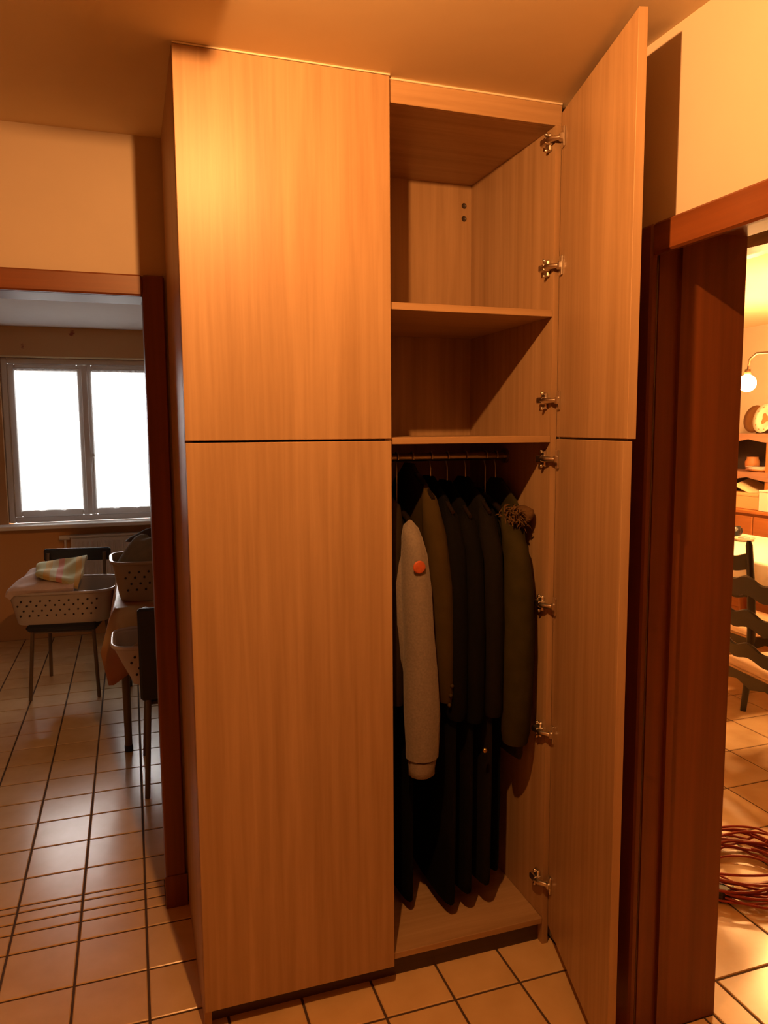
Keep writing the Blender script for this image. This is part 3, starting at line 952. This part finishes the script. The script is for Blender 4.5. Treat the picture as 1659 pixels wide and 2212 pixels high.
def draped(label, tl, tr, br, bl, th, mat, sag=.02, roll=.03, seed=1):
    """Thick folded cloth lying over the basket: a sagging quad whose left and front edges roll over."""
    tl, tr, br, bl = (Vector(q) for q in (tl, tr, br, bl))
    rd = random.Random(seed)
    p0, p1, p2 = rd.uniform(0, 6), rd.uniform(0, 6), rd.uniform(0, 6)
    def fn(u, v):
        a = tl.lerp(tr, u)
        b = bl.lerp(br, u)
        p = a.lerp(b, v)
        p.z += -sag*math.sin(math.pi*u)*math.sin(math.pi*v)*.5 + .008*math.sin(7*u+p0)*math.sin(5*v+p1) + .006*math.sin(11*v+9*u+p2)
        e = max(0, .12-u)/.12
        p.z -= roll*e*e
        e = max(0, v-.86)/.14
        p.z -= roll*.7*e*e
        return p
    mb = MB().grid(fn, 18, 18)
    o = mb.build('towel', mat)
    md = o.modifiers.new('thickness', 'SOLIDIFY')
    md.thickness, md.offset = th, -1
    bv = o.modifiers.new('soft_edge', 'BEVEL')
    bv.width, bv.segments, bv.limit_method = th*.42, 3, 'ANGLE'
    return tag(o, label, 'towel', 'towels in the white laundry basket')
draped('pinkish white folded towel at the left end of the white basket', (-.745, 3.13, .735), (-.46, 3.13, .750), (-.470, 2.800, .676), (-.835, 2.810, .690), .040, M['towel_white'], .01, .03, 2)
draped('dark brown folded towel under the pinkish one in the white basket', (-.72, 3.10, .655), (-.47, 3.10, .665), (-.485, 2.850, .640), (-.755, 2.850, .632), .026, M['towel_dark'], .01, .01, 4)
draped('green, gold and pink striped towel on top of the white basket', (-.695, 3.12, .778), (-.405, 3.13, .797), (-.445, 2.820, .682), (-.675, 2.850, .768), .026, M['towel_green'], .03, .015, 7)

basket('laundry_basket', 'beige laundry basket piled with clothes on the laundry table', (.02, 2.16, CZ+.001), math.radians(2), .52, .38, .195, M['beige_plastic'])
heap('laundry_pile', 'khaki clothes piled on the beige basket on the table', 'laundry', (.02, 2.15, .905), .245, .165, .125, M['laundry_olive'], 3, 'laundry in baskets')
heap('laundry_pile', 'dark brown garment lying on top of the khaki pile', 'laundry', (.00, 2.22, 1.000), .15, .10, .058, M['laundry_brown'], 5, 'laundry in baskets')
basket('laundry_basket', 'beige white-rimmed laundry basket on the tall-backed black chair', (.045, 1.66, .449), 0, .56, .37, .185, M['white_plastic'], 0, .72)
heap('laundry_pile', 'tan clothes in the basket on the tall-backed chair', 'laundry', (.045, 1.66, .575), .22, .14, .055, M['laundry_tan'], 8, 'laundry in baskets')

# radiator under the window
t = thing('radiator', 'white panel radiator below the window', 'radiator', (-.10, 4.22, .16))
MB().cbox(-.475, .60, -.035, .035, .0, .615, .008).build('panel', M['white_enamel'], t)
g = MB()
for i in range(34):
    x = -.455+i*.031
    g.cbox(x, x+.014, -.041, -.034, .03, .585, .003)
g.build('rib_front', M['white_enamel'], t)
MB().cbox(-.485, .61, -.045, .045, .615, .632, .005).build('top_grille', M['white_enamel'], t)
MB().tube([(-.555, 0, .615), (-.482, 0, .615)], .019, 12).tube([(-.515, 0, .615), (-.515, 0, .10)], .009, 8).build('valve', M['white_enamel'], t)
for x in (-.35, .45):
    MB().cbox(x, x+.03, .035, .078, .1, .5, .003).build('bracket', M['white_enamel'], t)
# slim white lamp across the laundry room ceiling
t = thing('ceiling_lamp', 'slim white strip lamp across the laundry room ceiling', 'lamp', (-.30, 2.72, LC))
MB().cbox(-.62, .62, -.045, .045, -.034, -.001, .006).build('housing', M['white_frame'], t)
MB().tube([(-.58, 0, -.046), (.58, 0, -.046)], .011, 10).build('lamp_tube', M['white_enamel'], t)

# ------------------------------------------------------------------ dining room
BX0, BX1 = 2.34, 2.49
bm_ = MB()
def beam_ring(y):
    q = random.uniform
    return [Vector((BX0+q(-.003, .003), y, 2.300+q(-.003, .003))), Vector(((BX0+BX1)/2, y, 2.294+q(-.003, .003))), Vector((BX1+q(-.003, .003), y, 2.300+q(-.003, .003))),
            Vector((BX1+q(-.003, .003), y, 2.37)), Vector((BX1, y, HC-.001)), Vector((BX0, y, HC-.001)), Vector((BX0+q(-.003, .003), y, 2.37))]
bm_.loft([beam_ring(-2.08+i*.10) for i in range(64)], smooth=False)
tag(bm_.build('ceiling_beam', M['beam']), 'rough-hewn brown wooden beam under the dining room ceiling', 'beam')

def wavy(z, y, amp):
    return z+amp*math.cos(y*2*math.pi*2.0)
def ladder_chair(label, loc, rz):
    """Dark ladder-back chair with rush seat; faces local +x, backrest at local -x."""
    t = thing('dining_chair', label, 'chair', loc, rz, 'dark ladder-back rush chairs')
    W_ = .215
    for sy in (-1, 1):
        MB().tube([(-.215, sy*W_, 0), (-.190, sy*W_, .22), (-.185, sy*W_, .45), (-.200, sy*W_, .70), (-.225, sy*W_, .93), (-.227, sy*W_, .955)],
                  [.016, .021, .023, .021, .018, .010], 10).build('leg', M['black_wood'], t)
        MB().tube([(.195, sy*W_, 0), (.190, sy*W_, .10), (.188, sy*W_, .30), (.188, sy*W_, .43)], [.018, .023, .025, .025], 10).build('leg', M['black_wood'], t)
    for z, h in ((.545, .060), (.705, .072), (.865, .080)):
        xx = -.188-.035*max(0, (z-.45)/.5)
        ny = 24
        rings = []
        for i in range(ny+1):
            y = -W_+.012+(2*W_-.024)*i/ny
            bow = -.02*math.cos(y/W_*math.pi/2)
            zt = z+.014*math.cos(y/W_*math.pi*2.0)+.006
            zb = z-h+.010*math.cos(y/W_*math.pi*2.0+.4)
            rings.append([Vector((xx+bow-.009, y, zb)), Vector((xx+bow+.009, y, zb)), Vector((xx+bow+.009, y, zt-.006)), Vector((xx+bow, y, zt)), Vector((xx+bow-.009, y, zt-.006))])
        MB().loft(rings, smooth=False).build('back_rail', M['black_wood'], t)
    def st(u, v):
        a, b = 2*u-1, 2*v-1
        x, y = a*.205, b*(.205+.018*(a+1)/2)
        edge = max(abs(a), abs(b))
        z = .452-.010*(1-edge)-.030*max(0, edge-.86)/.14*max(0, edge-.86)/.14 + .0025*math.sin((abs(a) if abs(a) > abs(b) else abs(b))*70)
        return (x, y, z)
    seat = MB().grid(st, 24, 24)
    seat.cbox(-.205, .205, -.213, .213, .405, .424, .008)
    seat.build('rush_seat', M['rush'], t)
    ap = MB()
    for sy in (-1, 1):
        ap.prism([(-.18, .404), (.18, .404), (.18, .345), (.10, .362), (0, .335), (-.10, .362), (-.18, .345)], -.009, .009,
                 Matrix.Translation((0, sy*W_, 0)) @ Matrix.Rotation(math.radians(90), 4, 'X'))
    for sx in (-1, 1):
        ap.prism([(-.19, .404), (.19, .404), (.19, .345), (.10, .362), (0, .335), (-.10, .362), (-.19, .345)], -.009, .009,
                 Matrix.Translation((sx*.187, 0, 0)) @ Matrix.Rotation(math.radians(90), 4, 'Z') @ Matrix.Rotation(math.radians(90), 4, 'X'))
    ap.build('apron', M['black_wood'], t)
    return t
ladder_chair('dark ladder-back chair with rush seat nearest the dining room doorway', (2.78, .81, 0), math.radians(-8))
ladder_chair('dark ladder-back chair with rush seat behind the nearest one, at the white table', (3.27, 1.53, 0), math.radians(-4))

# dining table and cloth
t = thing('dining_table', 'dining table with turned brown legs under a white cloth', 'table', (3.95, 1.75, 0))
MB().cbox(-.42, .42, -1.0, 1.0, .70, .735, .006).build('tabletop', M['hutch'], t)
for x in (-.36, .36):
    for y in (-.9, .9):
        MB().lathe([(.03, 0), (.04, .05), (.028, .12), (.045, .35), (.03, .5), (.05, .6), (.05, .70)], 14, Matrix.Translation((x, y, 0))).build('leg', M['hutch_z'], t)
cl = MB()
cl.box(3.515, 4.385, .735, 2.765, .7352, .739)
def drop(p0, p1, out, n=40):
    p0, p1, out = Vector(p0), Vector(p1), Vector(out)
    rings = []
    for i in range(n+1):
        p = p0.lerp(p1, i/n)
        wv = .016*math.sin(i*1.25)
        rings.append([p, p+out*(.006+wv*.3)+Vector((0, 0, -.02)), p+out*(.012+wv)+Vector((0, 0, -.13)), p+out*(.016+wv*1.3)+Vector((0, 0, -.22-.008*math.sin(i*.7)))])
    vs = [q for r in rings for q in r]
    cl.add(vs, [(i*4+j, (i+1)*4+j, (i+1)*4+j+1, i*4+j+1) for i in range(n) for j in range(3)], True)
drop((3.515, 2.765, .739), (3.515, .735, .739), (-1, 0, 0))
drop((3.515, .735, .739), (4.385, .735, .739), (0, -1, 0))
drop((4.385, .735, .739), (4.385, 2.765, .739), (1, 0, 0))
drop((4.385, 2.765, .739), (3.515, 2.765, .739), (0, 1, 0))
tag(solidify(cl.build('tablecloth', M['cloth_white']), .002), 'white cloth covering the dining table', 'tablecloth')
t = thing('mug', 'small dark mug on the white dining tablecloth', 'mug', (4.17, 2.62, .740))
MB().lathe([(.0001, 0), (.034, 0), (.038, .02), (.038, .085), (.034, .085), (.033, .01), (.0001, .008)], 20).build('cup', M['teal'], t)
MB().tube([(.036, 0, .07), (.06, 0, .065), (.064, 0, .04), (.055, 0, .02), (.036, 0, .018)], .005, 8).build('handle', M['teal'], t)
t = thing('napkin_holder', 'small white dish with napkins on the white dining tablecloth', 'dish', (4.10, 2.46, .740))
MB().lathe([(.0001, 0), (.05, 0), (.075, .022), (.072, .024), (.048, .006), (.0001, .005)], 22).build('dish', M['plate'], t)
MB().cbox(-.03, .03, -.03, .03, .006, .030, .003).build('napkin', M['pink_dish'], t)

# hutch against the far wall
HX = 4.57
hu = thing('hutch', 'honey brown wooden hutch with a plate rack against the dining room wall', 'hutch', (HX, 2.55, 0))
def hp(mb, n, mat=None):
    return mb.build(n, mat or M['hutch'], hu)
hp(MB().cbox(.0, .46, -.95, .95, .06, .875, .004), 'base_cabinet')
hp(MB().cbox(-.025, .47, -.98, .98, .875, .905, .006), 'counter')
hp(MB().cbox(.02, .46, -.93, .93, 0, .06, .002), 'plinth')
for y in (-.92, -.31, .30):
    dr = hp(MB().cbox(-.018, -.001, y, y+.60, .10, .64, .006), 'door')
    MB().cbox(-.026, -.018, y+.07, y+.53, .17, .57, .008).build('raised_panel', M['hutch_z'], dr)
    MB().ball((-.036, y+.05, .42), .013, 10, 8).build('knob', M['brass'], dr)
    dw = hp(MB().cbox(-.018, -.001, y, y+.60, .66, .855, .006), 'drawer')
    MB().ball((-.033, y+.30, .757), .013, 10, 8).build('knob', M['brass'], dw)
for y in (-.95, .265, .92):
    hp(MB().cbox(.10, .40, y, y+.045, .905, 1.492, .004), 'upright', M['hutch_z'])
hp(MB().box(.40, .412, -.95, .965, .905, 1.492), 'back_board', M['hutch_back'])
def scal(z0, amp):
    o = [(-.95, z0+.045)] + [(.965, z0+.045)]
    n = 40
    pts = [(.965-1.915*i/n, z0-amp*abs(math.sin(i/n*math.pi*4))) for i in range(n+1)]
    return o + pts
for z in (1.16, 1.47):
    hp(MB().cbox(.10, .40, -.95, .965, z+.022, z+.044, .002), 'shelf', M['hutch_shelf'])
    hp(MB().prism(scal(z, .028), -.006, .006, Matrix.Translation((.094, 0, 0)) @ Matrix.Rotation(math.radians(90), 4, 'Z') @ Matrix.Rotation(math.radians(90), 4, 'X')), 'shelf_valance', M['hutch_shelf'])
# things on the hutch
def disc(name, label, cat, loc, r, mat, tilt, rz=0, motif=None, group=None):
    t = thing(name, label, cat, loc, 0, group)
    mx = Matrix.Rotation(rz, 4, 'Z') @ Matrix.Rotation(math.radians(-90)+tilt, 4, 'Y')
    MB().lathe([(.0001, .004), (r*.55, .004), (r*.64, .010), (r, .024), (r, .028), (r*.62, .015), (r*.54, .009), (.0001, .009)], 32, mx).build('dish', mat, t)
    if motif:
        mp = []
        for k in range(18):
            a = k*2*math.pi/18
            q = r*(.34+.10*math.sin(3*a))
            mp.append((q*math.cos(a), q*math.sin(a)))
        MB().prism(mp, .0092, .0102, mx).build('motif', motif, t)
        rim = MB()
        for k in range(10):
            a = k*2*math.pi/10+.3
            rim.lathe([(.0001, 0), (r*.07, 0), (r*.07, .001)], 8, mx @ Matrix.Translation((r*.82*math.cos(a), r*.82*math.sin(a), .0225)))
        rim.build('rim_motif', motif, t)['kind'] = 'stuff'
    MB().prism([(.012, -r), (.09, -r), (.045, -r*.2)], -.02, .02, Matrix.Rotation(math.radians(90), 4, 'X')).build('stand', M['iron'], t)
    return t
disc('decor_plate', 'cream plate with rust motif leaning on the upper hutch shelf', 'plate', (HX+.16, 2.93, 1.632), .118, M['plate'], math.radians(12), math.radians(-6), M['plate_motif'])
disc('brown_plate', 'brown round plate leaning behind the cream plate on the hutch', 'plate', (HX+.26, 3.125, 1.630), .115, M['brown_plate'], math.radians(10), 0, None)
t = thing('dish_stack', 'stack of pinkish white dishes on the lower hutch shelf', 'dishes', (HX+.19, 2.98, 1.2045))
for k in range(3):
    MB().lathe([(.0001, .0), (.07, .0), (.125, .018), (.123, .021), (.068, .005), (.0001, .004)], 26, Matrix.Translation((0, 0, .011*k))).build('dish', M['pink_dish'] if k else M['terracotta'], t)
t = thing('clay_pot', 'small terracotta pot at the back of the lower hutch shelf', 'pot', (HX+.33, 3.22, 1.2045))
MB().lathe([(.0001, 0), (.04, 0), (.058, .03), (.060, .07), (.045, .10), (.048, .11), (.042, .11), (.04, .10), (.05, .06), (.0001, .01)], 22).build('vessel', M['terracotta'], t)
t = thing('storage_box', 'tan card box on the hutch counter under the shelves', 'box', (HX+.16, 3.04, .906))
MB().cbox(-.13, .13, -.20, .155, 0, .125, .003).build('carton', M['cream_box'], t)
MB().cbox(-.133, .133, -.203, .158, .104, .127, .003).build('lid', M['cream_box'], t)
t = thing('storage_box', 'white box standing on the hutch counter right of the tan box', 'box', (HX+.07, 2.68, .906))
MB().cbox(-.085, .10, -.20, .115, 0, .165, .004).build('carton', M['white_box'], t)
MB().cbox(-.088, .103, -.203, .118, .150, .168, .004).build('lid', M['white_box'], t)
t = thing('envelope', 'cream envelope lying aslant on the tan box on the hutch', 'envelope', (HX+.20, 3.09, 1.036), 0)
t.rotation_euler = (math.radians(24), math.radians(-14), .2)
MB().prism([(-.11, -.10), (.11, -.10), (.11, .10), (-.11, .10)], .040, .046).build('sheet', M['paper'], t)
MB().prism([(-.11, .10), (.11, .10), (0, -.01)], .0462, .0475).build('flap', M['paper'], t)

# chandelier
ch = thing('chandelier', 'wrought-iron chandelier with round glowing bulbs over the dining table', 'lamp', (3.92, 1.83, HC))
MB().lathe([(.0001, -.001), (.06, -.001), (.05, -.03), (.012, -.04), (.0001, -.04)], 20).build('rose', M['iron'], ch)
MB().tube([(0, 0, -.03), (0, 0, -.62)], .008, 8).ball((0, 0, -.62), .035, 14, 10).build('stem', M['iron'], ch)
for c in CHAND:
    p = Vector(c)-ch.location
    o = Vector((p.x, p.y, 0)).normalized()
    R = Vector((p.x, p.y, 0)).length
    arm = [o*.02+Vector((0, 0, -.56)), o*R*.35+Vector((0, 0, -.46)), o*R*.62+Vector((0, 0, -.38)), o*R*.85+Vector((0, 0, -.375)), o*R*.97+Vector((0, 0, -.41)), o*R+Vector((0, 0, p.z+.085))]
    a = MB().tube(arm, .0075, 8).lathe([(.0001, .0), (.018, .0), (.022, -.03), (.016, -.04)], 14, Matrix.Translation((p.x, p.y, p.z+.095))).build('arm', M['iron'], ch)
    MB().ball(p, .058, 20, 14).build('bulb', M['bulb'], a)
# coil of red cord on the dining floor
random.seed(11)
pts = []
cxx, cyy = 1.86, .125
N = 900
for i in range(N):
    s = i/N
    a = s*2*math.pi*17
    lp = int(s*17)
    f = s*17-lp
    rnd = random.Random(lp)
    r0, e = rnd.uniform(.13, .27), rnd.uniform(.66, 1.0)
    rnd2 = random.Random(lp+1)
    r1, e1 = rnd2.uniform(.13, .27), rnd2.uniform(.66, 1.0)
    k = f*f*(3-2*f)
    r, ee = r0*(1-k)+r1*k, e*(1-k)+e1*k
    t0, t1 = rnd.uniform(0, 3), rnd2.uniform(0, 3)
    tw = (t0*(1-k)+t1*k)*.25
    ox, oy = rnd.uniform(-.06, .06)*(1-k)+rnd2.uniform(-.06, .06)*k, rnd.uniform(-.06, .06)*(1-k)+rnd2.uniform(-.06, .06)*k
    z = .006+.075*s*(.55+.45*math.sin(a*.5+lp))+.012*abs(math.sin(a*1.5+lp))
    pts.append((cxx+ox+r*math.cos(a+tw), cyy+oy+r*ee*math.sin(a+tw), max(.0055, z)))
t = thing('extension_cord', 'tangled coil of red cord on the dining room floor tiles', 'cord', (0, 0, 0))
MB().tube(pts, .0048, 6).build('cable', M['cord'], t)
MB().cbox(1.655, 1.71, -.005, .045, .001, .04, .008).tube([(1.71, .02, .02), (1.74, .03, .02)], .006, 8).build('plug', M['black_rubber'], t)
